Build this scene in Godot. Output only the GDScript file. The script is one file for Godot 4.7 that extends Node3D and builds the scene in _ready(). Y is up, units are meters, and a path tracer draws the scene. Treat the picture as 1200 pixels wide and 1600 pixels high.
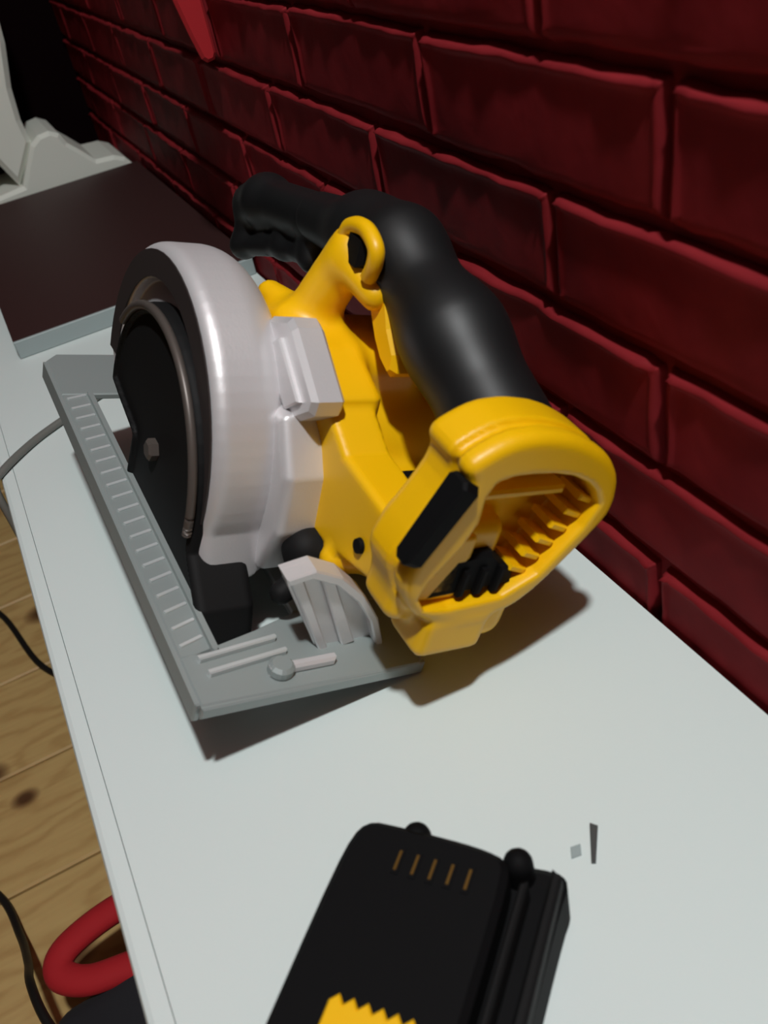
extends Node3D
# A bench under a maroon brick wall, with a cordless circular saw, its battery and a few things around it.
# y is up, the brick wall stands at +x, the bench runs along z. TOP is the height of the bench top.
const TOP := 0.45
const WALL_X := 0.255
const LAMP := Vector3(0.09, 2.35, 0.30)
const LAMP_ENERGY := 3.0
const EXPOSURE := 1.0

var mats := {}
var rng := RandomNumberGenerator.new()


func _ready() -> void:
	rng.seed = 41
	_camera_and_light()
	_materials()
	_room()
	_bench()
	_saw()
	_battery()
	_small_things()


# ---------------------------------------------------------------- camera, sky, lamp
func _camera_and_light() -> void:
	var cam := Camera3D.new()
	cam.name = "camera"
	var lens := CameraAttributesPhysical.new()
	lens.frustum_focal_length = 21.0
	lens.frustum_focus_distance = 0.66
	lens.exposure_aperture = 6.5
	cam.attributes = lens
	cam.keep_aspect = Camera3D.KEEP_HEIGHT
	cam.fov = rad_to_deg(2.0 * atan(800.0 / 1400.0))
	cam.near = 0.02
	cam.far = 30.0
	cam.transform = Transform3D(Basis(Vector3(0.87888479, -0.17455169, 0.44395184), Vector3(0.40193422, 0.77220149, -0.4920912), Vector3(-0.25692492, 0.61093091, 0.74883444)), Vector3(0, TOP + 0.4, 0))
	add_child(cam)
	cam.current = true
	var env := Environment.new()
	env.background_mode = Environment.BG_COLOR
	env.background_color = Color(0, 0, 0)
	env.tonemap_mode = Environment.TONE_MAPPER_LINEAR
	env.tonemap_exposure = EXPOSURE
	env.sdfgi_enabled = true
	env.ssao_enabled = true
	env.ssil_enabled = true
	var we := WorldEnvironment.new()
	we.name = "environment"
	we.environment = env
	add_child(we)
	# the bare bulb above the bench: a glowing globe with the light inside it
	var lamp := thing("ceiling_lamp", "bare white globe bulb on a short stem under the ceiling near the brick wall", "lamp", LAMP)
	var glow := StandardMaterial3D.new()
	glow.albedo_color = Color(1, 1, 1)
	glow.emission_enabled = true
	glow.emission = Color(0.965, 0.985, 0.985)
	glow.emission_energy_multiplier = 3.0
	var globe := SphereMesh.new()
	globe.radius = 0.05
	globe.height = 0.1
	put("bulb", globe, glow, lamp)
	var stem := CylinderMesh.new()
	stem.top_radius = 0.022
	stem.bottom_radius = 0.018
	stem.height = 2.7 - LAMP.y - 0.05
	var sm := StandardMaterial3D.new()
	sm.albedo_color = Color(0.85, 0.85, 0.83)
	var so := put("stem", stem, sm, lamp)
	so.position = Vector3(0, 0.05 + stem.height * 0.5, 0)
	var l := OmniLight3D.new()
	l.name = "bulb_light"
	l.light_color = Color(0.965, 0.985, 0.985)
	l.light_energy = LAMP_ENERGY
	l.light_size = 0.05
	l.omni_range = 12.0
	l.omni_attenuation = 2.0
	l.shadow_enabled = true
	lamp.add_child(l)


# ---------------------------------------------------------------- node helpers
func thing(called: String, label: String, category: String, at := Vector3.ZERO, group := "") -> Node3D:
	var o := Node3D.new()
	o.name = called
	o.position = at
	add_child(o, true)
	o.set_meta("label", label)
	o.set_meta("category", category)
	if group != "":
		o.set_meta("group", group)
	return o


func put(called: String, mesh: Mesh, m: Material, parent: Node = self) -> MeshInstance3D:
	var o := MeshInstance3D.new()
	o.name = called
	o.mesh = mesh
	o.material_override = m
	parent.add_child(o, true)
	return o


func struct(called: String, mesh: Mesh, m: Material) -> MeshInstance3D:
	var o := put(called, mesh, m)
	o.set_meta("kind", "structure")
	return o


# ---------------------------------------------------------------- materials
func mat(called: String, c: Color, rough := 0.5, metal := 0.0, spec := 0.5) -> StandardMaterial3D:
	var m := StandardMaterial3D.new()
	m.albedo_color = c
	m.roughness = rough
	m.metallic = metal
	m.metallic_specular = spec
	mats[called] = m
	return m


func noise_tex(f: float, lo: Color, hi: Color, sd: int, oct := 4, size := 512) -> ImageTexture:
	var n := FastNoiseLite.new()
	n.seed = sd
	n.frequency = f
	n.fractal_octaves = oct
	var im := n.get_seamless_image(size, size)
	im.convert(Image.FORMAT_RGB8)
	for y in size:
		for x in size:
			im.set_pixel(x, y, lo.lerp(hi, im.get_pixel(x, y).r))
	return ImageTexture.create_from_image(im)


func bump_tex(f: float, sd: int, strength: float, size := 512) -> ImageTexture:
	var n := FastNoiseLite.new()
	n.seed = sd
	n.frequency = f
	n.fractal_octaves = 4
	var im := n.get_seamless_image(size, size)
	im.convert(Image.FORMAT_RGBA8)
	im.bump_map_to_normal_map(strength)
	return ImageTexture.create_from_image(im)


func wood_tex(sd: int) -> ImageTexture:
	# pine: grain along u, a few dark knots
	var r := RandomNumberGenerator.new()
	r.seed = sd
	var n := FastNoiseLite.new()
	n.seed = sd
	n.frequency = 0.02
	var w := 512
	var h := 128
	var im := Image.create(w, h, false, Image.FORMAT_RGB8)
	var knots := []
	for k in 5:
		knots.append(Vector3(r.randf() * w, r.randf_range(20, 108), r.randf_range(4, 9)))
	for y in h:
		for x in w:
			var warp := n.get_noise_2d(x * 0.35, y * 1.2) * 14.0
			var v := y + warp
			var dark := 0.0
			for k in knots:
				var dx: float = absf(x - k.x)
				dx = minf(dx, w - dx)
				var d := Vector2(dx * 0.6, y - k.y).length()
				v += k.z * 1.6 * exp(-d * d / (k.z * k.z * 6.0)) * signf(y - k.y)
				dark = maxf(dark, clampf(1.5 - d / k.z, 0.0, 1.0))
			var ring := pow(0.5 + 0.5 * sin(v * 0.55), 3.0)
			var fine := n.get_noise_2d(x * 0.8, y * 14.0)
			var c := Color(0.75, 0.63, 0.41).lerp(Color(0.59, 0.44, 0.25), ring * 0.32 + fine * 0.15)
			c = c.lerp(Color(0.26, 0.15, 0.08), dark * 0.85)
			im.set_pixel(x, y, c)
	return ImageTexture.create_from_image(im)


func _materials() -> void:
	# maroon gloss paint over bricks and joints alike
	var brick := mat("brick", Color(1, 1, 1), 0.55, 0.0, 0.14)
	brick.albedo_texture = noise_tex(0.012, Color(0.45, 0.118, 0.138), Color(0.53, 0.15, 0.17), 5)
	brick.uv1_triplanar = true
	brick.uv1_world_triplanar = true
	brick.uv1_scale = Vector3(3, 3, 3)
	brick.normal_enabled = true
	brick.normal_texture = bump_tex(0.03, 9, 3.0)
	brick.normal_scale = 0.1
	var white := mat("white", Color(0.84, 0.88, 0.87), 0.55, 0.0, 0.4)
	white.normal_enabled = true
	white.normal_texture = bump_tex(0.08, 21, 1.0)
	white.normal_scale = 0.06
	white.uv1_triplanar = true
	white.uv1_scale = Vector3(6, 6, 6)
	mat("white_plastic", Color(0.85, 0.86, 0.82), 0.5)
	mat("yellow", Color(0.97, 0.745, 0.012), 0.4)
	mat("black_rubber", Color(0.07, 0.073, 0.077), 0.5)
	mat("black_plastic", Color(0.045, 0.045, 0.05), 0.7, 0.0, 0.25)
	mat("dark_plastic", Color(0.08, 0.08, 0.082), 0.65, 0.0, 0.3)
	var silver := mat("silver", Color(0.86, 0.85, 0.855), 0.46, 0.42)
	silver.normal_enabled = true
	silver.normal_texture = bump_tex(0.1, 33, 2.0)
	silver.normal_scale = 0.12
	silver.uv1_triplanar = true
	silver.uv1_scale = Vector3(8, 8, 8)
	mat("steel", Color(0.60, 0.635, 0.63), 0.45, 0.25)
	mat("steel_bright", Color(0.80, 0.82, 0.82), 0.35, 0.3)
	mat("blade", Color(0.3, 0.3, 0.3), 0.4, 0.8)
	mat("guard_rim", Color(0.36, 0.33, 0.31), 0.4, 0.3)
	mat("sticker", Color(0.20, 0.175, 0.17), 0.5)
	mat("copper", Color(0.55, 0.42, 0.2), 0.4, 0.8)
	mat("dark_board", Color(0.205, 0.10, 0.095), 0.6)
	mat("board_edge", Color(0.60, 0.65, 0.65), 0.5)
	mat("red_cloth", Color(0.64, 0.06, 0.10), 0.85)
	mat("bag_cloth", Color(0.085, 0.085, 0.105), 0.9)
	mat("cord", Color(0.07, 0.06, 0.055), 0.55)
	mat("grey_cable", Color(0.42, 0.42, 0.40), 0.5)
	mat("grey_metal", Color(0.36, 0.37, 0.37), 0.4, 0.5)
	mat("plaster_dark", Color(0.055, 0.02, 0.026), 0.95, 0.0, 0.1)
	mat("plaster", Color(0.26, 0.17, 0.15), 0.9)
	mat("plaster_ceiling", Color(0.36, 0.28, 0.26), 0.9)
	for k in 3:
		var p := mat("plank_%d" % k, Color(1, 1, 1), 0.5)
		p.albedo_texture = wood_tex(70 + k)
		p.uv1_triplanar = true
		p.uv1_world_triplanar = true
		p.uv1_scale = Vector3(1.0, 1.0, 3.1)
		p.uv1_offset = Vector3(0.37 * k, 0.0, 0.21 * k)
	mat("gap", Color(0.30, 0.17, 0.075), 0.9)


# ---------------------------------------------------------------- mesh helpers
func st_new() -> SurfaceTool:
	var st := SurfaceTool.new()
	st.begin(Mesh.PRIMITIVE_TRIANGLES)
	st.set_smooth_group(-1)
	return st


func done(st: SurfaceTool) -> ArrayMesh:
	st.generate_normals()
	return st.commit()


func tri(st: SurfaceTool, a: Vector3, b: Vector3, c: Vector3, out_dir: Vector3) -> void:
	# clockwise seen from out_dir
	if (b - a).cross(c - a).dot(out_dir) > 0.0:
		var t := b
		b = c
		c = t
	st.add_vertex(a)
	st.add_vertex(b)
	st.add_vertex(c)


func quad(st: SurfaceTool, a: Vector3, b: Vector3, c: Vector3, d: Vector3, out_dir: Vector3) -> void:
	tri(st, a, b, c, out_dir)
	tri(st, a, c, d, out_dir)


func inset(poly: PackedVector2Array, by: float) -> PackedVector2Array:
	var n := poly.size()
	var out := PackedVector2Array()
	for i in n:
		var p := poly[i]
		var e0 := (p - poly[(i + n - 1) % n]).normalized()
		var e1 := (poly[(i + 1) % n] - p).normalized()
		var n0 := Vector2(-e0.y, e0.x)
		var n1 := Vector2(-e1.y, e1.x)
		var m := (n0 + n1).normalized()
		out.append(p + m * by / maxf(m.dot(n0), 0.35))
	return out


func slab(st: SurfaceTool, pts: Array, d0: float, d1: float, bevel: float, frame: Transform3D) -> void:
	# a polygon in the frame's xy plane, pulled along its z from d0 to d1, with bevelled rims
	var poly := PackedVector2Array(pts)
	if Geometry2D.is_polygon_clockwise(poly):
		poly.reverse()
	var n := poly.size()
	var small := inset(poly, bevel)
	var rings := [[small, d0], [poly, d0 + bevel], [poly, d1 - bevel], [small, d1]]
	if bevel <= 0.0:
		rings = [[poly, d0], [poly, d1]]
	var mid := Vector2.ZERO
	for p in poly:
		mid += p / n
	for k in rings.size() - 1:
		var a: PackedVector2Array = rings[k][0]
		var b: PackedVector2Array = rings[k + 1][0]
		var za: float = rings[k][1]
		var zb: float = rings[k + 1][1]
		for i in n:
			var j := (i + 1) % n
			var e := poly[j] - poly[i]
			var o := Vector3(e.y, -e.x, 0).normalized()
			if bevel > 0.0 and k == 0:
				o.z = -1.0
			if bevel > 0.0 and k == 2:
				o.z = 1.0
			quad(st, frame * Vector3(a[i].x, a[i].y, za), frame * Vector3(a[j].x, a[j].y, za), frame * Vector3(b[j].x, b[j].y, zb), frame * Vector3(b[i].x, b[i].y, zb), frame.basis * o)
	for side in 2:
		var cap: PackedVector2Array = rings[0][0] if side == 0 else rings[-1][0]
		var z: float = d0 if side == 0 else d1
		var idx := Geometry2D.triangulate_polygon(cap)
		for i in range(0, idx.size(), 3):
			tri(st, frame * Vector3(cap[idx[i]].x, cap[idx[i]].y, z), frame * Vector3(cap[idx[i + 1]].x, cap[idx[i + 1]].y, z), frame * Vector3(cap[idx[i + 2]].x, cap[idx[i + 2]].y, z), frame.basis * Vector3(0, 0, -1.0 if side == 0 else 1.0))


func box(st: SurfaceTool, lo: Vector3, hi: Vector3, bevel := 0.0, frame := Transform3D.IDENTITY) -> void:
	slab(st, [Vector2(lo.x, lo.y), Vector2(hi.x, lo.y), Vector2(hi.x, hi.y), Vector2(lo.x, hi.y)], lo.z, hi.z, bevel, frame)


func box_mesh(lo: Vector3, hi: Vector3, bevel := 0.0) -> ArrayMesh:
	var st := st_new()
	box(st, lo, hi, bevel)
	return done(st)


func smooth_path(pts: Array, per := 8) -> PackedVector3Array:
	var c := Curve3D.new()
	var n := pts.size()
	for i in n:
		var a: Vector3 = pts[maxi(i - 1, 0)]
		var b: Vector3 = pts[mini(i + 1, n - 1)]
		var t := (b - a) / 6.0
		c.add_point(pts[i], -t, t)
	var out := PackedVector3Array()
	for i in n - 1:
		for k in per:
			out.append(c.sample(i, k / float(per)))
	out.append(pts[n - 1])
	return out


func tube(pts: Array, radius: float, sides := 12, flat := 1.0, up := Vector3.UP) -> ArrayMesh:
	# a round (or flattened) bar along a smooth path, closed at both ends
	var path := smooth_path(pts)
	var st := SurfaceTool.new()
	st.begin(Mesh.PRIMITIVE_TRIANGLES)
	st.set_smooth_group(0)
	var rings := []
	var n := path.size()
	for i in n:
		var t := (path[mini(i + 1, n - 1)] - path[maxi(i - 1, 0)]).normalized()
		var side := t.cross(up)
		if side.length() < 0.05:
			side = t.cross(Vector3(1, 0, 0.1))
		side = side.normalized()
		var nn := side.cross(t).normalized()
		var ring := []
		for k in sides:
			var a := TAU * k / sides
			ring.append(path[i] + side * cos(a) * radius + nn * sin(a) * radius * flat)
		rings.append(ring)
	for i in n - 1:
		for k in sides:
			var j := (k + 1) % sides
			var o: Vector3 = rings[i][k] + rings[i][j] - path[i] * 2.0
			quad(st, rings[i][k], rings[i][j], rings[i + 1][j], rings[i + 1][k], o)
	st.set_smooth_group(1)
	for k in range(1, sides - 1):
		tri(st, rings[0][0], rings[0][k], rings[0][k + 1], path[0] - path[1])
		tri(st, rings[n - 1][0], rings[n - 1][k], rings[n - 1][k + 1], path[n - 1] - path[n - 2])
	return done(st)


# ---------------------------------------------------------------- distance fields and surface nets
static func smin(a: float, b: float, k: float) -> float:
	var h := maxf(k - absf(a - b), 0.0) / k
	return minf(a, b) - h * h * k * 0.25


static func smax(a: float, b: float, k: float) -> float:
	return -smin(-a, -b, k)


static func caps(p: Vector3, a: Vector3, b: Vector3, ra: float, rb: float) -> float:
	var ab := b - a
	var t := clampf((p - a).dot(ab) / ab.length_squared(), 0.0, 1.0)
	return (p - a - ab * t).length() - lerpf(ra, rb, t)


static func rbox(p: Vector3, c: Vector3, h: Vector3, r: float) -> float:
	var q := (p - c).abs() - h + Vector3(r, r, r)
	return Vector3(maxf(q.x, 0), maxf(q.y, 0), maxf(q.z, 0)).length() + minf(maxf(q.x, maxf(q.y, q.z)), 0.0) - r


static func poly2(x: float, y: float, v: PackedVector2Array) -> float:
	var n := v.size()
	var p := Vector2(x, y)
	var d := (p - v[0]).length_squared()
	var s := 1.0
	var j := n - 1
	for i in n:
		var vi := v[i]
		var vj := v[j]
		var e := vj - vi
		var w := p - vi
		var b := w - e * clampf(w.dot(e) / e.length_squared(), 0.0, 1.0)
		d = minf(d, b.length_squared())
		var c1 := y >= vi.y
		var c2 := y < vj.y
		var c3 := e.x * w.y > e.y * w.x
		if (c1 and c2 and c3) or (not c1 and not c2 and not c3):
			s = -s
		j = i
	return s * sqrt(d)


static func ext(d2: float, z: float, z0: float, z1: float, r: float) -> float:
	# a flat shape's distance pulled from z0 to z1, edges rounded by r
	var wx := d2 + r
	var wy := absf(z - (z0 + z1) * 0.5) - (z1 - z0) * 0.5 + r
	return minf(maxf(wx, wy), 0.0) + Vector2(maxf(wx, 0.0), maxf(wy, 0.0)).length() - r


static func soften(v: PackedVector2Array) -> PackedVector2Array:
	var o := PackedVector2Array()
	for i in v.size():
		var b := v[(i + 1) % v.size()]
		o.append(v[i].lerp(b, 0.22))
		o.append(v[i].lerp(b, 0.78))
	return o


func net(lo: Vector3, hi: Vector3, cell: float, fn: Callable) -> ArrayMesh:
	var nx := int(ceil((hi.x - lo.x) / cell)) + 1
	var ny := int(ceil((hi.y - lo.y) / cell)) + 1
	var nz := int(ceil((hi.z - lo.z) / cell)) + 1
	var val := PackedFloat32Array()
	val.resize(nx * ny * nz)
	var bs := 5
	for bx in range(0, nx, bs):
		for by in range(0, ny, bs):
			for bz in range(0, nz, bs):
				var half := (bs - 1) * 0.5
				var d: float = fn.call(lo + Vector3(bx + half, by + half, bz + half) * cell)
				var skip := absf(d) > half * cell * 1.7321 * 1.25 + cell * 2.0
				for x in range(bx, mini(bx + bs, nx)):
					for y in range(by, mini(by + bs, ny)):
						var at := (x * ny + y) * nz
						for z in range(bz, mini(bz + bs, nz)):
							val[at + z] = d if skip else fn.call(lo + Vector3(x, y, z) * cell)
	var verts := PackedVector3Array()
	var norms := PackedVector3Array()
	var id := {}
	var off := [0, nz, ny * nz, ny * nz + nz, 1, nz + 1, ny * nz + 1, ny * nz + nz + 1]
	var corner := [Vector3(0, 0, 0), Vector3(0, 1, 0), Vector3(1, 0, 0), Vector3(1, 1, 0), Vector3(0, 0, 1), Vector3(0, 1, 1), Vector3(1, 0, 1), Vector3(1, 1, 1)]
	var edges := [[0, 1], [2, 3], [4, 5], [6, 7], [0, 2], [1, 3], [4, 6], [5, 7], [0, 4], [1, 5], [2, 6], [3, 7]]
	for x in nx - 1:
		for y in ny - 1:
			var base := (x * ny + y) * nz
			for z in nz - 1:
				var at := base + z
				var inside := 0
				for k in 8:
					if val[at + off[k]] < 0.0:
						inside += 1
				if inside == 0 or inside == 8:
					continue
				var sum := Vector3.ZERO
				var cnt := 0
				for e in edges:
					var va := val[at + off[e[0]]]
					var vb := val[at + off[e[1]]]
					if (va < 0.0) != (vb < 0.0):
						sum += corner[e[0]].lerp(corner[e[1]], va / (va - vb))
						cnt += 1
				id[at] = verts.size()
				var p := lo + (Vector3(x, y, z) + sum / cnt) * cell
				verts.append(p)
				var h := cell * 0.5
				var g := Vector3(fn.call(p + Vector3(h, 0, 0)) - fn.call(p - Vector3(h, 0, 0)), fn.call(p + Vector3(0, h, 0)) - fn.call(p - Vector3(0, h, 0)), fn.call(p + Vector3(0, 0, h)) - fn.call(p - Vector3(0, 0, h)))
				norms.append(g.normalized())
	var ind := PackedInt32Array()
	for at in id:
		var z: int = at % nz
		var y: int = (at / nz) % ny
		var x: int = at / (ny * nz)
		if y == 0 or x == 0 or z == 0:
			continue
		var v0 := val[at]
		# edges that leave this corner along x, y and z
		for ax in 3:
			var step: int = [ny * nz, nz, 1][ax]
			var o1: int = [nz, 1, ny * nz][ax]
			var o2: int = [1, ny * nz, nz][ax]
			var v1 := val[at + step]
			if (v0 < 0.0) == (v1 < 0.0):
				continue
			if not (id.has(at - o1) and id.has(at - o2) and id.has(at - o1 - o2)):
				continue
			var a: int = id[at]
			var b: int = id[at - o1]
			var c: int = id[at - o1 - o2]
			var d: int = id[at - o2]
			if v0 < 0.0:
				ind.append_array(PackedInt32Array([a, c, b, a, d, c]))
			else:
				ind.append_array(PackedInt32Array([a, b, c, a, c, d]))
	var arr := []
	arr.resize(Mesh.ARRAY_MAX)
	arr[Mesh.ARRAY_VERTEX] = verts
	arr[Mesh.ARRAY_NORMAL] = norms
	arr[Mesh.ARRAY_INDEX] = ind
	var m := ArrayMesh.new()
	m.add_surface_from_arrays(Mesh.PRIMITIVE_TRIANGLES, arr)
	return m


# ---------------------------------------------------------------- the room
const ROW := 0.065
const BRICK := 0.2065


func brick_mesh(length: float, height: float, sd: int) -> ArrayMesh:
	# a painted brick seen from -x: uneven rounded edges, slightly bumpy face; x is its depth
	var n := FastNoiseLite.new()
	n.seed = sd
	n.frequency = 22.0
	var fine := FastNoiseLite.new()
	fine.seed = sd + 3
	fine.frequency = 75.0
	var e := [0.0, 0.0012, 0.0026, 0.004, 0.0055, 0.007, 0.009, 0.013]
	var us := []
	for v in e:
		us.append(v)
	for k in range(1, 12):
		us.append(lerpf(0.013, length - 0.013, k / 12.0))
	for k in range(7, -1, -1):
		us.append(length - e[k])
	var vs := []
	for v in e:
		vs.append(v)
	vs.append(height * 0.5)
	for k in range(7, -1, -1):
		vs.append(height - e[k])
	var st := SurfaceTool.new()
	st.begin(Mesh.PRIMITIVE_TRIANGLES)
	st.set_smooth_group(0)
	var grid := []
	for u in us:
		var col := []
		for v in vs:
			var edge := minf(minf(u, length - u), minf(v, height - v))
			var rad := 0.0075 if minf(v, height - v) < minf(u, length - u) else 0.006
			var t := clampf(1.0 - edge / rad, 0.0, 1.0)
			var depth := 0.0085 * (1.0 - sqrt(maxf(0.0, 1.0 - t * t)))
			# paint has gathered into a bead along the edges
			var gather := 0.0034 + 0.003 * n.get_noise_2d(u * 1.3 + 7.0, v * 0.4) + 0.002 * fine.get_noise_2d(u, 4.0)
			var where := 1.0 if height - v <= edge + 0.00001 else (0.55 if v > edge + 0.00001 else 0.0)
			depth -= maxf(0.0, gather) * where * exp(-pow((edge - 0.0042) / 0.0022, 2.0))
			# the outline wanders a little
			var wob := fine.get_noise_2d(u, v) * 0.0012 + n.get_noise_2d(u, v) * 0.0024
			var k := clampf(1.0 - edge / 0.014, 0.0, 1.0)
			var cu := signf(u - length * 0.5) if minf(u, length - u) < 0.014 else 0.0
			var cv := signf(v - height * 0.5) if minf(v, height - v) < 0.014 else 0.0
			depth += n.get_noise_2d(u + 3.0, v) * 0.0006 * (1.0 - t)
			depth += maxf(0.0, fine.get_noise_2d(u, v + 9.0)) * 0.003 * k * (1.0 - t * 0.6)
			col.append(Vector3(depth, v - height * 0.5 + cv * wob * k, u - length * 0.5 + cu * wob * k))
		grid.append(col)
	for i in us.size() - 1:
		for j in vs.size() - 1:
			quad(st, grid[i][j], grid[i + 1][j], grid[i + 1][j + 1], grid[i][j + 1], Vector3(-1, 0, 0))
	return done(st)


func _room() -> void:
	# floor: boards laid across the room, towards the brick wall
	var fl := struct("floor", box_mesh(Vector3(-2.6, -0.1, -2.4), Vector3(0.45, -0.02, 1.9)), mats.gap)
	var plank := box_mesh(Vector3(-2.6, -0.02, -0.0835), Vector3(0.27, 0.0, 0.0835), 0.0025)
	var z := -0.706 - 0.17 * 9.5
	var k := 0
	while z < 1.8:
		var p := put("plank", plank, mats["plank_%d" % [k * 2 % 3 if k % 4 else 1]], fl)
		p.position = Vector3(0, 0, z)
		z += 0.17
		k += 1
	struct("ceiling", box_mesh(Vector3(-2.7, 2.7, -2.5), Vector3(0.5, 2.8, 2.0)), mats.plaster_ceiling)
	struct("wall_left", box_mesh(Vector3(-2.7, -0.1, -2.5), Vector3(-2.6, 2.7, 2.0)), mats.plaster)
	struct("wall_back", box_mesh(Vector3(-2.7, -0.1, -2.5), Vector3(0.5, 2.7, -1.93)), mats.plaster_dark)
	struct("wall_front", box_mesh(Vector3(-2.7, -0.1, 1.9), Vector3(0.5, 2.7, 2.0)), mats.plaster)
	# the brick wall: joints are the wall, every brick its own piece
	var wall := struct("wall_right", box_mesh(Vector3(WALL_X + 0.006, -0.1, -2.3), Vector3(WALL_X + 0.2, 2.7, 1.95)), mats.brick)
	var jt := 0.0035
	var kinds := []
	for i in 10:
		kinds.append(brick_mesh(BRICK - jt, ROW - jt * 1.05, 100 + i * 7))
	# courses: the joint lines lie at TOP + 0.3 (bed A) and every ROW below and above it
	for row in range(-2, 8):
		var y := TOP + 0.4 - 0.1 - ROW * (row + 0.5)
		var shift := -0.297 if row % 2 == 0 else -0.383
		for b in range(-1, 10):
			var zc := shift - BRICK * (b + 0.5) + BRICK * 1.0
			if zc < -1.95:
				continue
			var o := put("brick", kinds[rng.randi() % 10], mats.brick, wall)
			o.position = Vector3(WALL_X + rng.randf_range(-0.001, 0.0015), y + rng.randf_range(-0.0008, 0.0008), zc)
			o.rotation.y += rng.randf_range(-0.006, 0.006)


# ---------------------------------------------------------------- the bench
func _bench() -> void:
	var b := thing("bench", "long narrow white bench standing against the brick wall", "bench", Vector3(0, 0, 0))
	put("bench_top", box_mesh(Vector3(-0.0698, TOP - 0.028, -1.78), Vector3(WALL_X - 0.003, TOP, 0.55), 0.0006), mats.white, b)
	var st := st_new()
	slab(st, [Vector2(-0.0702, TOP), Vector2(-0.0785, TOP - 0.0002), Vector2(-0.0812, TOP - 0.0012), Vector2(-0.0825, TOP - 0.004), Vector2(-0.0825, TOP - 0.026), Vector2(-0.0815, TOP - 0.0285), Vector2(-0.0702, TOP - 0.029)], -1.78, 0.55, 0.0004, Transform3D.IDENTITY)
	put("edge_strip", done(st), mats.white, b)
	for z in [-1.7, 0.42]:
		put("end_panel", box_mesh(Vector3(-0.06, 0.0, z), Vector3(WALL_X - 0.01, TOP - 0.028, z + 0.025), 0.001), mats.white, b)
	put("back_rail", box_mesh(Vector3(WALL_X - 0.03, TOP - 0.11, -1.675), Vector3(WALL_X - 0.01, TOP - 0.028, 0.42), 0.001), mats.white, b)


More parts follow.
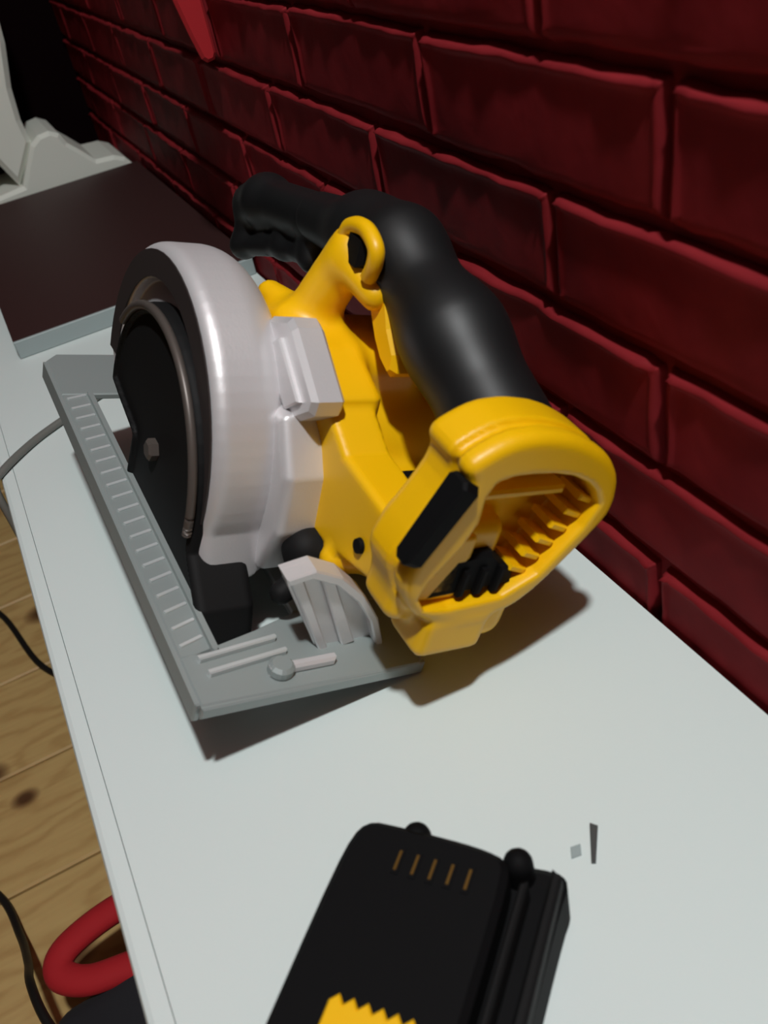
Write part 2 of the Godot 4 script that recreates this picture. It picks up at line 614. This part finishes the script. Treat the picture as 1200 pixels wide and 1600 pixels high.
# ---------------------------------------------------------------- the circular saw
# saw space: x to the saw's right, y up from the sole of its base plate, z backwards to the battery socket
func _saw() -> void:
	var s := thing("circular_saw", "yellow and black cordless circular saw with silver blade guard, tipped over on the white bench", "circular saw", Vector3(0.11903824, TOP + 0.0042, -0.34043912))
	var psi := deg_to_rad(8.0)
	var phi := deg_to_rad(24.0)
	var back := Vector3(0, -sin(psi), cos(psi))
	var right := Vector3(cos(phi), -sin(phi), 0)
	right = (right - back * right.dot(back)).normalized()
	s.basis = Basis(right, back.cross(right), back)
	var FLAT := Transform3D(Basis(Vector3(1, 0, 0), Vector3(0, 0, 1), Vector3(0, 1, 0)), Vector3.ZERO)  # (x, z) outline, thickness along y
	var SIDE := Transform3D(Basis(Vector3(0, 0, 1), Vector3(0, 1, 0), Vector3(1, 0, 0)), Vector3.ZERO)  # (z, y) outline, thickness along x
	_saw_base(s, FLAT)
	# blade
	var st := st_new()
	var pts := []
	for k in 24:
		var a := TAU * k / 24.0
		pts.append(Vector2(-0.166 + 0.065 * cos(a), 0.05 + 0.065 * sin(a)))
		pts.append(Vector2(-0.166 + 0.068 * cos(a + 0.05), 0.05 + 0.068 * sin(a + 0.05)))
		pts.append(Vector2(-0.166 + 0.062 * cos(a + 0.1), 0.05 + 0.062 * sin(a + 0.1)))
	slab(st, pts, -0.1008, -0.0990, 0.0, SIDE)
	put("blade", done(st), mats.blade, s)
	# lower guard: a dark drum below the silver one, deeper towards the bench
	var low := PackedVector2Array()
	for k in 25:
		var a := lerpf(deg_to_rad(2.0), deg_to_rad(182.0), k / 24.0)
		low.append(Vector2(-0.174 + 0.085 * cos(a), 0.05 + 0.085 * sin(a)))
	for v in [Vector2(-0.238, 0.042), Vector2(-0.206, 0.036), Vector2(-0.21, -0.005), Vector2(-0.212, -0.035), Vector2(-0.195, -0.052), Vector2(-0.16, -0.062), Vector2(-0.11, -0.054), Vector2(-0.07, -0.043), Vector2(-0.054, -0.02), Vector2(-0.062, 0.008), Vector2(-0.088, 0.03)]:
		low.append(v)
	var lower := func(p: Vector3) -> float:
		var d2 := poly2(p.z, p.y, low)
		var d := ext(d2, p.x, -0.119, -0.082, 0.006)
		d = maxf(d, -ext(d2 + 0.006, p.x, -0.2, -0.1155, 0.001))
		return d
	var lg := put("lower_guard", net(Vector3(-0.126, -0.07, -0.266), Vector3(-0.076, 0.142, -0.046), 0.0021, lower), mats.dark_plastic, s)
	st = st_new()
	var inner := []
	for k in 20:
		var a := lerpf(-0.1, PI * 0.8, k / 19.0)
		inner.append(Vector3(-0.1195, 0.05 + 0.083 * sin(a), -0.174 + 0.083 * cos(a)))
	put("guard_rim", tube(inner, 0.0028, 8), mats.guard_rim, lg)
	var bolt := []
	for k in 6:
		bolt.append(Vector2(-0.166 + 0.007 * cos(TAU * k / 6.0), 0.05 + 0.007 * sin(TAU * k / 6.0)))
	st = st_new()
	slab(st, bolt, -0.1215, -0.114, 0.0015, SIDE)
	put("blade_bolt", done(st), mats.guard_rim, s)
	# upper guard: silver drum open below, its left face sunk
	var up := PackedVector2Array()
	for k in 41:
		var a := lerpf(deg_to_rad(-12.0), deg_to_rad(184.0), k / 40.0)
		up.append(Vector2(-0.185 + 0.102 * cos(a), 0.065 + 0.102 * sin(a)))
	up.append(Vector2(-0.275, 0.045))
	up.append(Vector2(-0.21, 0.036))
	up.append(Vector2(-0.10, 0.006))
	up.append(Vector2(-0.08, 0.012))
	var upper := func(p: Vector3) -> float:
		var d2 := poly2(p.z, p.y, up)
		var d := maxf(ext(d2, p.x, -0.113, -0.060, 0.009), ext(d2, p.x, -0.16, -0.060, 0.026))
		var q := Vector2(p.z + 0.185, p.y - 0.065).length()
		return smax(d, -ext(q - 0.080, p.x, -0.2, -0.106, 0.002), 0.003)
	var ug := put("upper_guard", net(Vector3(-0.124, -0.002, -0.295), Vector3(-0.058, 0.173, -0.075), 0.0025, upper), mats.silver, s)
	ug.set_meta("label", "silver cast upper blade guard")
	# black warning label round the sunk face
	var lab := []
	for k in 31:
		var a := lerpf(-0.15, PI + 0.05, k / 30.0)
		lab.append(Vector2(-0.185 + 0.0975 * cos(a), 0.065 + 0.0975 * sin(a)))
	for k in 31:
		var a := lerpf(PI + 0.05, -0.15, k / 30.0)
		lab.append(Vector2(-0.185 + 0.0815 * cos(a), 0.065 + 0.0815 * sin(a)))
	st = st_new()
	slab(st, lab, -0.1136, -0.1128, 0.0, SIDE)
	put("warning_label", done(st), mats.sticker, ug).set_meta("label", "dark label round the side of the silver guard")
	# silver gear case and bracket between guard and motor
	var gc := PackedVector2Array([Vector2(-0.175, 0.06), Vector2(-0.155, 0.098), Vector2(-0.125, 0.116), Vector2(-0.09, 0.119), Vector2(-0.07, 0.09), Vector2(-0.066, 0.055), Vector2(-0.08, 0.018), Vector2(-0.12, 0.008)])
	var gear := func(p: Vector3) -> float:
		var d := ext(poly2(p.z, p.y, gc), p.x, -0.078, -0.045, 0.006)
		return smin(d, ext(poly2(p.z, p.y, gc) + 0.016, p.x, -0.07, -0.038, 0.004), 0.006)
	put("gear_case", net(Vector3(-0.084, 0.0, -0.18), Vector3(-0.034, 0.125, -0.06), 0.0028, gear), mats.silver, s)
	st = st_new()
	slab(st, [Vector2(-0.150, 0.140), Vector2(-0.142, 0.152), Vector2(-0.120, 0.162), Vector2(-0.112, 0.160), Vector2(-0.073, 0.137), Vector2(-0.074, 0.128), Vector2(-0.098, 0.108)], -0.070, -0.050, 0.003, SIDE)
	slab(st, [Vector2(-0.135, 0.138), Vector2(-0.120, 0.150), Vector2(-0.085, 0.130), Vector2(-0.098, 0.118)], -0.073, -0.069, 0.001, SIDE)
	put("gear_bracket", done(st), mats.silver, s)
	_saw_body(s, SIDE)
	_saw_handle(s)
	_saw_socket(s, SIDE)


func _saw_base(s: Node3D, FLAT: Transform3D) -> void:
	var st := st_new()
	# rear strip, front strip, left rail and right plate round the blade opening
	slab(st, [Vector2(-0.137, 0.0), Vector2(-0.137, -0.034), Vector2(-0.09, -0.046), Vector2(-0.062, -0.055), Vector2(0.002, -0.055), Vector2(0.002, -0.008), Vector2(-0.004, 0.002)], 0.0, 0.005, 0.001, FLAT)
	slab(st, [Vector2(-0.137, -0.034), Vector2(-0.117, -0.034), Vector2(-0.117, -0.31), Vector2(-0.137, -0.31)], 0.0, 0.005, 0.001, FLAT)
	slab(st, [Vector2(-0.137, -0.31), Vector2(0.002, -0.31), Vector2(0.002, -0.372), Vector2(-0.128, -0.372), Vector2(-0.137, -0.362)], 0.0, 0.005, 0.001, FLAT)
	slab(st, [Vector2(-0.062, -0.055), Vector2(0.002, -0.055), Vector2(0.002, -0.31), Vector2(-0.062, -0.31)], 0.0, 0.005, 0.001, FLAT)
	# folded-down left edge and folded-up lip along the inner side of the rail
	box(st, Vector3(-0.1395, -0.009, -0.362), Vector3(-0.1355, 0.004, -0.002), 0.001)
	box(st, Vector3(-0.119, 0.003, -0.31), Vector3(-0.1155, 0.008, -0.034), 0.001)
	box(st, Vector3(-0.137, -0.004, -0.002), Vector3(0.0, 0.004, 0.002), 0.001)
	var base := put("base_plate", done(st), mats.steel, s)
	# embossed ruler marks along the rail
	var mark := box_mesh(Vector3(-0.0075, 0.0, -0.0012), Vector3(0.0075, 0.0015, 0.0012), 0.0004)
	for k in 20:
		var o := put("ruler_mark", mark, mats.steel_bright, base)
		o.position = Vector3(-0.1275, 0.0045, -0.045 - k * 0.0137)
		o.rotation.y = 0.35
	# ribs and grooves on the rear strip
	var rib := box_mesh(Vector3(-0.024, 0.0, -0.0018), Vector3(0.024, 0.004, 0.0018), 0.0008)
	for k in 2:
		var o := put("stiffening_rib", rib, mats.steel_bright, base)
		o.position = Vector3(-0.105 + 0.002 * k, 0.0045, -0.033 + 0.011 * k)
		o.rotation.y = 0.13
	var bar := box_mesh(Vector3(-0.02, 0.0, -0.003), Vector3(0.02, 0.006, 0.003), 0.0015)
	var o2 := put("fence_clamp", bar, mats.silver, base)
	o2.position = Vector3(-0.075, 0.0045, -0.012)
	st = st_new()
	var ring := []
	for k in 16:
		ring.append(Vector2(-0.088 + 0.0075 * cos(TAU * k / 16.0), -0.012 + 0.0075 * sin(TAU * k / 16.0)))
	slab(st, ring, 0.004, 0.012, 0.002, FLAT)
	put("clamp_screw", done(st), mats.steel, base)
	# upright bevel quadrant with ribs, behind the blade
	var F := Transform3D.IDENTITY
	st = st_new()
	slab(st, [Vector2(-0.058, 0.0), Vector2(-0.064, 0.012), Vector2(-0.094, 0.066), Vector2(-0.078, 0.070), Vector2(-0.060, 0.062), Vector2(-0.042, 0.046), Vector2(-0.028, 0.026), Vector2(-0.018, 0.003)], -0.032, -0.026, 0.0012, F)
	slab(st, [Vector2(-0.091, 0.064), Vector2(-0.084, 0.066), Vector2(-0.053, 0.004), Vector2(-0.059, 0.004)], -0.027, -0.0225, 0.001, F)
	slab(st, [Vector2(-0.072, 0.062), Vector2(-0.062, 0.058), Vector2(-0.036, 0.006), Vector2(-0.044, 0.004)], -0.027, -0.0225, 0.001, F)
	slab(st, [Vector2(-0.094, 0.066), Vector2(-0.078, 0.070), Vector2(-0.060, 0.062), Vector2(-0.042, 0.046), Vector2(-0.028, 0.026), Vector2(-0.018, 0.003), Vector2(-0.023, 0.003), Vector2(-0.033, 0.025), Vector2(-0.046, 0.042), Vector2(-0.063, 0.057), Vector2(-0.079, 0.064), Vector2(-0.092, 0.061)], -0.028, -0.018, 0.001, F)
	put("bevel_quadrant", done(st), mats.silver, s)
	# depth lever: dark round knob under the motor
	var knob := func(p: Vector3) -> float:
		return smin(caps(p, Vector3(-0.058, 0.045, -0.064), Vector3(-0.03, 0.044, -0.06), 0.014, 0.013), caps(p, Vector3(-0.05, 0.04, -0.056), Vector3(-0.075, 0.026, -0.051), 0.008, 0.007), 0.01)
	put("depth_lever", net(Vector3(-0.086, 0.014, -0.084), Vector3(-0.012, 0.066, -0.038), 0.0025, knob), mats.dark_plastic, s)


func _saw_body(s: Node3D, SIDE: Transform3D) -> void:
	var arm := PackedVector2Array([Vector2(-0.195, 0.10), Vector2(-0.185, 0.135), Vector2(-0.162, 0.146), Vector2(-0.120, 0.141), Vector2(-0.082, 0.127), Vector2(-0.056, 0.114), Vector2(0.005, 0.111), Vector2(0.03, 0.125), Vector2(0.03, 0.085), Vector2(0.0, 0.071), Vector2(-0.05, 0.057), Vector2(-0.085, 0.05), Vector2(-0.13, 0.04), Vector2(-0.18, 0.05)])
	var front := PackedVector2Array([Vector2(-0.195, 0.10), Vector2(-0.185, 0.138), Vector2(-0.162, 0.149), Vector2(-0.120, 0.145), Vector2(-0.084, 0.132), Vector2(-0.082, 0.045), Vector2(-0.13, 0.036), Vector2(-0.18, 0.046)])
	var body := func(p: Vector3) -> float:
		var d := ext(poly2(p.z, p.y, arm), p.x, -0.0545, -0.024, 0.004)
		d = smin(d, ext(poly2(p.z, p.y, front), p.x, -0.0575, -0.018, 0.007), 0.004)
		# motor drum across the saw
		var q := Vector2(p.z + 0.135, p.y - 0.070).length() - 0.049
		d = smin(d, ext(q, p.x, -0.05, 0.058, 0.012), 0.008)
		d = smin(d, rbox(p, Vector3(-0.005, 0.062, -0.05), Vector3(0.03, 0.022, 0.075), 0.012), 0.008)
		# pillar up to the front of the handle
		d = smin(d, caps(p, Vector3(-0.036, 0.135, -0.163), Vector3(-0.024, 0.192, -0.147), 0.0155, 0.014), 0.012)
		d = smin(d, caps(p, Vector3(-0.045, 0.142, -0.196), Vector3(-0.038, 0.140, -0.17), 0.008, 0.012), 0.006)
		d = smin(d, caps(p, Vector3(-0.027, 0.186, -0.142), Vector3(-0.021, 0.178, -0.118), 0.011, 0.009), 0.008)
		d = smin(d, rbox(p, Vector3(-0.002, 0.113, -0.145), Vector3(0.034, 0.031, 0.032), 0.016), 0.008)
		# screw boss below
		d = smin(d, caps(p, Vector3(-0.052, 0.048, -0.105), Vector3(-0.03, 0.048, -0.105), 0.012, 0.012), 0.005)
		d = smin(d, caps(p, Vector3(-0.05, 0.052, -0.045), Vector3(-0.03, 0.05, -0.045), 0.009, 0.009), 0.005)
		return d
	put("motor_housing", net(Vector3(-0.066, 0.02, -0.215), Vector3(0.066, 0.215, 0.036), 0.003, body), mats.yellow, s)
	# vents in the shade of the handle
	var st := st_new()
	box(st, Vector3(-0.0245, 0.075, -0.052), Vector3(-0.004, 0.106, 0.0), 0.002)
	put("air_vent", done(st), mats.black_plastic, s)
	# lock-off surround and button at the front of the handle
	put("lock_surround", tube([Vector3(-0.03, 0.190, -0.150), Vector3(-0.031, 0.205, -0.145), Vector3(-0.031, 0.211, -0.129), Vector3(-0.031, 0.2065, -0.114), Vector3(-0.03, 0.198, -0.1125), Vector3(-0.028, 0.188, -0.118)], 0.0048, 10, 1.0, Vector3(1, 0, 0)), mats.yellow, s)
	st = st_new()
	box(st, Vector3(-0.034, 0.190, -0.141), Vector3(-0.02, 0.205, -0.122), 0.003)
	put("lock_button", done(st), mats.black_plastic, s)
	# trigger: curved yellow tongue below the handle
	st = st_new()
	slab(st, [Vector2(-0.132, 0.178), Vector2(-0.120, 0.164), Vector2(-0.110, 0.154), Vector2(-0.100, 0.147), Vector2(-0.088, 0.143), Vector2(-0.083, 0.148), Vector2(-0.086, 0.158), Vector2(-0.098, 0.168), Vector2(-0.108, 0.182), Vector2(-0.13, 0.19)], -0.020, 0.004, 0.003, SIDE)
	put("trigger", done(st), mats.yellow, s)
	var screw := CylinderMesh.new()
	screw.top_radius = 0.004
	screw.bottom_radius = 0.0045
	screw.height = 0.003
	for at in [Vector3(-0.059, 0.105, -0.12), Vector3(-0.0555, 0.082, -0.02)]:
		var o := put("screw", screw, mats.black_plastic, s)
		o.position = at
		o.rotation.z = PI / 2


func _saw_handle(s: Node3D) -> void:
	var grip := func(p: Vector3) -> float:
		var d := caps(p, Vector3(0.009, 0.151, -0.018), Vector3(0.003, 0.177, -0.07), 0.0285, 0.0255)
		d = smin(d, caps(p, Vector3(0.003, 0.177, -0.07), Vector3(0, 0.197, -0.135), 0.0255, 0.0225), 0.02)
		d = smin(d, caps(p, Vector3(0, 0.197, -0.135), Vector3(0, 0.194, -0.175), 0.0225, 0.02), 0.02)
		d = smin(d, caps(p, Vector3(0, 0.191, -0.17), Vector3(0, 0.178, -0.235), 0.02, 0.0165), 0.02)
		return d
	put("main_handle", net(Vector3(-0.036, 0.11, -0.26), Vector3(0.042, 0.23, 0.02), 0.003, grip), mats.black_rubber, s)
	var nose := func(p: Vector3) -> float:
		var d := caps(p, Vector3(0, 0.178, -0.235), Vector3(0, 0.160, -0.315), 0.0155, 0.016)
		d = smin(d, caps(p, Vector3(0, 0.158, -0.318), Vector3(0, 0.149, -0.338), 0.018, 0.016), 0.012)
		d = smin(d, caps(p, Vector3(0, 0.172, -0.24), Vector3(0, 0.152, -0.232), 0.009, 0.008), 0.01)
		d = smin(d, caps(p, Vector3(0, 0.152, -0.233), Vector3(0, 0.142, -0.275), 0.008, 0.0075), 0.012)
		d = smin(d, caps(p, Vector3(0, 0.142, -0.275), Vector3(-0.004, 0.118, -0.335), 0.0075, 0.008), 0.012)
		d = smin(d, caps(p, Vector3(-0.004, 0.118, -0.335), Vector3(0, 0.146, -0.336), 0.008, 0.01), 0.012)
		return d
	put("front_handle", net(Vector3(-0.03, 0.1, -0.37), Vector3(0.03, 0.205, -0.21), 0.0028, nose), mats.black_rubber, s)


func _saw_socket(s: Node3D, SIDE: Transform3D) -> void:
	var out := PackedVector2Array([Vector2(-0.0543, 0.168), Vector2(-0.034, 0.181), Vector2(-0.015, 0.1835), Vector2(0.008, 0.180), Vector2(0.033, 0.169), Vector2(0.047, 0.155), Vector2(0.0525, 0.138), Vector2(0.05, 0.126), Vector2(0.017, 0.076), Vector2(-0.012, 0.0685), Vector2(-0.05, 0.076), Vector2(-0.0675, 0.102), Vector2(-0.0635, 0.118), Vector2(-0.046, 0.155)])
	var hole := PackedVector2Array([Vector2(-0.036, 0.158), Vector2(-0.02, 0.162), Vector2(0.010, 0.160), Vector2(0.031, 0.151), Vector2(0.042, 0.136), Vector2(0.012, 0.086), Vector2(-0.046, 0.082), Vector2(-0.056, 0.096), Vector2(-0.034, 0.13)])
	out = soften(soften(out))
	hole = soften(hole)
	var sock := func(p: Vector3) -> float:
		var d2 := poly2(p.x, p.y, out)
		var d := ext(d2, p.z, -0.004, 0.036, 0.006)
		# groove behind the front lip
		d = smax(d, -(Vector2(d2 + 0.0005, p.z - 0.022).length() - 0.0026), 0.002)
		d = smax(d, -ext(poly2(p.x, p.y, hole), p.z, 0.008, 0.2, 0.002), 0.003)
		# foot below the socket
		d = smin(d, rbox(p, Vector3(-0.022, 0.062, 0.02), Vector3(0.021, 0.0135, 0.016), 0.006), 0.005)
		d = smin(d, rbox(p, Vector3(-0.03, 0.095, 0.008), Vector3(0.028, 0.03, 0.016), 0.008), 0.006)
		return d
	var so := put("battery_socket", net(Vector3(-0.075, 0.044, -0.02), Vector3(0.06, 0.19, 0.044), 0.0022, sock), mats.yellow, s)
	# guide rails and teeth along the right and upper side
	var st := st_new()
	box(st, Vector3(-0.034, 0.141, 0.008), Vector3(0.022, 0.146, 0.026), 0.0015)
	put("guide_rail", done(st), mats.yellow, so)
	var tooth := box_mesh(Vector3(-0.006, -0.0018, -0.010), Vector3(0.006, 0.0018, 0.008), 0.0008)
	for k in 6:
		var t := k / 5.0
		var o := put("rib_tooth", tooth, mats.yellow, so)
		o.position = Vector3(lerpf(0.036, 0.009, t), lerpf(0.139, 0.097, t), 0.022)
		o.rotation.z = -0.35
	# black terminal block low in the socket
	st = st_new()
	slab(st, [Vector2(-0.048, 0.085), Vector2(-0.034, 0.110), Vector2(-0.012, 0.111), Vector2(0.006, 0.097), Vector2(0.009, 0.088)], 0.008, 0.030, 0.002, Transform3D.IDENTITY)
	for k in 3:
		box(st, Vector3(-0.028 + k * 0.011, 0.0865, 0.028), Vector3(-0.024 + k * 0.011, 0.103, 0.033), 0.001)
	put("terminal_block", done(st), mats.black_plastic, so)
	# rubber pads on the left flank
	st = st_new()
	var F := Transform3D(Basis(Vector3(0.42, 0.907, 0), Vector3(0, 0, 1), Vector3(0.907, -0.42, 0)), Vector3(-0.0545, 0.142, 0.022))
	slab(st, [Vector2(-0.026, 0.005), Vector2(0.016, 0.002), Vector2(0.019, 0.005), Vector2(0.019, 0.014), Vector2(0.016, 0.017), Vector2(-0.026, 0.017), Vector2(-0.029, 0.014), Vector2(-0.029, 0.008)], -0.007, 0.004, 0.0015, F)
	put("rubber_bumper", done(st), mats.black_plastic, so)


# ---------------------------------------------------------------- the battery
func _battery() -> void:
	# local x across the pack, z along it away from the contacts
	var b := thing("battery_pack", "black slide-on tool battery with yellow release catch, lying alone on the white bench", "battery", Vector3(0.036, TOP, -0.236))
	b.rotation.y = -atan2(0.75, 0.66)
	var st := st_new()
	var UPR := Transform3D(Basis(Vector3(1, 0, 0), Vector3(0, 0, 1), Vector3(0, 1, 0)), Vector3.ZERO)
	slab(st, Array(soften(soften(PackedVector2Array([Vector2(0.004, -0.002), Vector2(0.084, -0.014), Vector2(0.0925, -0.010), Vector2(0.091, 0.006), Vector2(0.091, 0.12), Vector2(0.088, 0.132), Vector2(0.004, 0.132), Vector2(-0.003, 0.122), Vector2(-0.002, 0.008)])))), 0.0, 0.034, 0.004, UPR)
	var body := put("battery_case", done(st), mats.black_plastic, b)
	st = st_new()
	slab(st, Array(soften(soften(PackedVector2Array([Vector2(0.002, -0.004), Vector2(0.022, -0.005), Vector2(0.056, -0.005), Vector2(0.070, -0.002), Vector2(0.072, 0.014), Vector2(0.072, 0.124), Vector2(-0.001, 0.124), Vector2(-0.002, 0.016)])))), 0.030, 0.052, 0.003, UPR)
	put("slide_block", done(st), mats.black_plastic, b)
	st = st_new()
	slab(st, [Vector2(0.076, 0.006), Vector2(0.079, 0.004), Vector2(0.079, 0.125), Vector2(0.076, 0.125)], 0.030, 0.050, 0.001, UPR)
	put("slide_rail", done(st), mats.dark_plastic, b)
	st = st_new()
	slab(st, [Vector2(0.0855, -0.009), Vector2(0.0905, -0.006), Vector2(0.0915, 0.124), Vector2(0.0855, 0.124)], 0.028, 0.041, 0.0015, UPR)
	put("side_lip", done(st), mats.dark_plastic, b)
	for x in [0.026, 0.072]:
		var nub := func(p: Vector3) -> float:
			return caps(p, Vector3(x, 0.03, -0.005), Vector3(x, 0.044, -0.005), 0.007, 0.0065)
		put("end_nub", net(Vector3(x - 0.01, 0.019, -0.015), Vector3(x + 0.01, 0.054, 0.006), 0.0015, nub), mats.black_plastic, b)
	# contact slots with brass showing
	for k in 5:
		var o := put("contact_slot", box_mesh(Vector3(-0.0016, 0.0, -0.006), Vector3(0.0016, 0.0005, 0.006)), mats.black_plastic, b)
		o.position = Vector3(0.025 + k * 0.0078, 0.0521, 0.012)
		var c := put("contact", box_mesh(Vector3(-0.0006, 0.0, -0.0045), Vector3(0.0006, 0.0006, 0.0045)), mats.copper, o)
		c.position = Vector3(0, 0.0003, 0)
	# yellow catch with a serrated front edge
	st = st_new()
	var pts := []
	for k in 6:
		pts.append(Vector2(0.021 + k * 0.006, 0.0735))
		pts.append(Vector2(0.0242 + k * 0.006, 0.0702))
	pts.append_array([Vector2(0.057, 0.0735), Vector2(0.057, 0.108), Vector2(0.021, 0.108)])
	slab(st, pts, 0.048, 0.0565, 0.0008, UPR)
	put("release_catch", done(st), mats.yellow, b).set_meta("label", "yellow release catch with a serrated edge")
	body.set_meta("label", "black plastic case")


# ---------------------------------------------------------------- small things
func mesh_of(st: SurfaceTool) -> ArrayMesh:
	return done(st)


func tag(o: Node3D, label: String, category: String) -> void:
	o.set_meta("label", label)
	o.set_meta("category", category)


func _small_things() -> void:
	# dark board with a pale front edge, lying behind the saw
	var bd := thing("dark_board", "dark reddish brown board with pale grey front edge, lying flat behind the saw", "board", Vector3(0, TOP, 0))
	put("panel", box_mesh(Vector3(-0.030, 0.0, -1.555), Vector3(WALL_X - 0.004, 0.02, -0.994), 0.001), mats.dark_board, bd)
	put("edge_band", box_mesh(Vector3(-0.030, 0.0003, -0.9938), Vector3(WALL_X - 0.004, 0.0202, -0.990), 0.0008), mats.board_edge, bd)
	# white moulded stand at the far end
	var ws := thing("white_stand", "white moulded stand with upright post and stepped foot at far end of bench", "stand", Vector3(0, TOP, -1.57))
	var st := st_new()
	slab(st, [Vector2(-0.06, 0.0), Vector2(0.247, 0.0), Vector2(0.248, 0.012), Vector2(0.238, 0.026), Vector2(0.222, 0.034), Vector2(0.192, 0.036), Vector2(0.174, 0.056), Vector2(0.158, 0.072), Vector2(0.152, 0.088), Vector2(0.138, 0.096), Vector2(0.12, 0.094), Vector2(0.104, 0.084), Vector2(0.07, 0.03), Vector2(-0.06, 0.018)], -0.14, 0.0, 0.006, Transform3D.IDENTITY)
	put("foot", done(st), mats.white_plastic, ws)
	st = st_new()
	slab(st, [Vector2(0.108, 0.086), Vector2(0.106, 0.12), Vector2(0.111, 0.165), Vector2(0.127, 0.223), Vector2(0.15, 0.40), Vector2(0.06, 0.40), Vector2(0.045, 0.2), Vector2(0.035, 0.1), Vector2(0.05, 0.066), Vector2(0.066, 0.028)], -0.13, -0.01, 0.008, Transform3D.IDENTITY)
	put("post", done(st), mats.white_plastic, ws)
	st = st_new()
	slab(st, [Vector2(0.035, 0.1), Vector2(0.05, 0.066), Vector2(0.0, 0.055), Vector2(-0.06, 0.08), Vector2(-0.06, 0.11)], -0.12, -0.02, 0.006, Transform3D.IDENTITY)
	put("arm", done(st), mats.white_plastic, ws)
	# red strap hanging on the wall
	var st2 := st_new()
	slab(st2, [Vector2(0.2525, 0.246), Vector2(0.2495, 0.2405), Vector2(0.242, 0.2395), Vector2(0.2375, 0.2435), Vector2(0.232, 0.265), Vector2(0.226, 0.295), Vector2(0.222, 0.33), Vector2(0.226, 0.39), Vector2(0.2525, 0.43)], -0.924, -0.915, 0.003, Transform3D(Basis.IDENTITY, Vector3(0, TOP, 0)))
	var strap := put("red_strap", done(st2), mats.red_cloth)
	tag(strap, "short bright red strap hanging on the brick wall at the upper left", "strap")
	# grey cable over the bench and down its edge
	var cab := put("grey_cable", tube([Vector3(0.03, TOP + 0.0042, -0.832), Vector3(0.003, TOP + 0.0042, -0.818), Vector3(-0.042, TOP + 0.0042, -0.792), Vector3(-0.078, TOP + 0.0042, -0.758), Vector3(-0.0885, TOP - 0.003, -0.745), Vector3(-0.0885, TOP - 0.05, -0.735), Vector3(-0.089, TOP - 0.2, -0.72), Vector3(-0.09, 0.02, -0.71)], 0.0036, 8), mats.grey_cable)
	tag(cab, "thin grey cable running from the saw's base over the bench edge", "cable")
	# tiny bits on the bench
	var bit := thing("metal_sliver", "tiny grey metal sliver lying beside a flake, right of the battery", "metal scrap", Vector3(0, TOP, 0))
	st = st_new()
	slab(st, [Vector2(0.1385, -0.2065), Vector2(0.1408, -0.2032), Vector2(0.1285, -0.1885), Vector2(0.1268, -0.1895)], 0.0, 0.0022, 0.0005, Transform3D(Basis(Vector3(1, 0, 0), Vector3(0, 0, 1), Vector3(0, 1, 0)), Vector3.ZERO))
	put("sliver", done(st), mats.grey_metal, bit)
	st = st_new()
	slab(st, [Vector2(0.1235, -0.2015), Vector2(0.1285, -0.2005), Vector2(0.1255, -0.1955), Vector2(0.1205, -0.1965)], 0.0, 0.0009, 0.0002, Transform3D(Basis(Vector3(1, 0, 0), Vector3(0, 0, 1), Vector3(0, 1, 0)), Vector3.ZERO))
	put("flake", done(st), mats.board_edge, bit)
	# black bag on the floor with a red loop handle
	var bag := thing("tool_bag", "black cloth bag with a red loop handle on the floorboards under the bench edge", "bag", Vector3(-0.12, 0, -0.36))
	var soft := func(p: Vector3) -> float:
		var d := rbox(p, Vector3(0, 0.048, 0), Vector3(0.118, 0.048, 0.145), 0.03)
		return d + 0.004 * sin(p.x * 55.0) * sin(p.z * 40.0 + 1.0) * smoothstep(0.02, 0.08, p.y)
	put("bag_body", net(Vector3(-0.135, -0.008, -0.165), Vector3(0.135, 0.115, 0.165), 0.006, soft), mats.bag_cloth, bag)
	put("handle", tube([Vector3(0.04, 0.075, -0.13), Vector3(-0.03, 0.092, -0.136), Vector3(-0.072, 0.096, -0.143), Vector3(-0.093, 0.098, -0.162), Vector3(-0.082, 0.1, -0.181), Vector3(-0.03, 0.104, -0.190), Vector3(0.03, 0.1, -0.185), Vector3(0.07, 0.075, -0.14)], 0.014, 12, 0.7), mats.red_cloth, bag).set_meta("label", "red loop handle")
	# black cord on the floor: out from under the bench and back into the bag
	var cord := put("black_cord", tube([Vector3(-0.02, 0.004, -0.86), Vector3(-0.11, 0.004, -0.94), Vector3(-0.183, 0.004, -1.039), Vector3(-0.226, 0.004, -1.202), Vector3(-0.30, 0.004, -1.30), Vector3(-0.42, 0.004, -1.22), Vector3(-0.42, 0.004, -0.95), Vector3(-0.34, 0.004, -0.79), Vector3(-0.286, 0.005, -0.712), Vector3(-0.266, 0.02, -0.64), Vector3(-0.250, 0.06, -0.575), Vector3(-0.240, 0.095, -0.53), Vector3(-0.228, 0.108, -0.48), Vector3(-0.205, 0.108, -0.42), Vector3(-0.18, 0.108, -0.34)], 0.0042, 8), mats.cord)
	tag(cord, "black cord curving over the floorboards beside the bench into the bag", "cord")
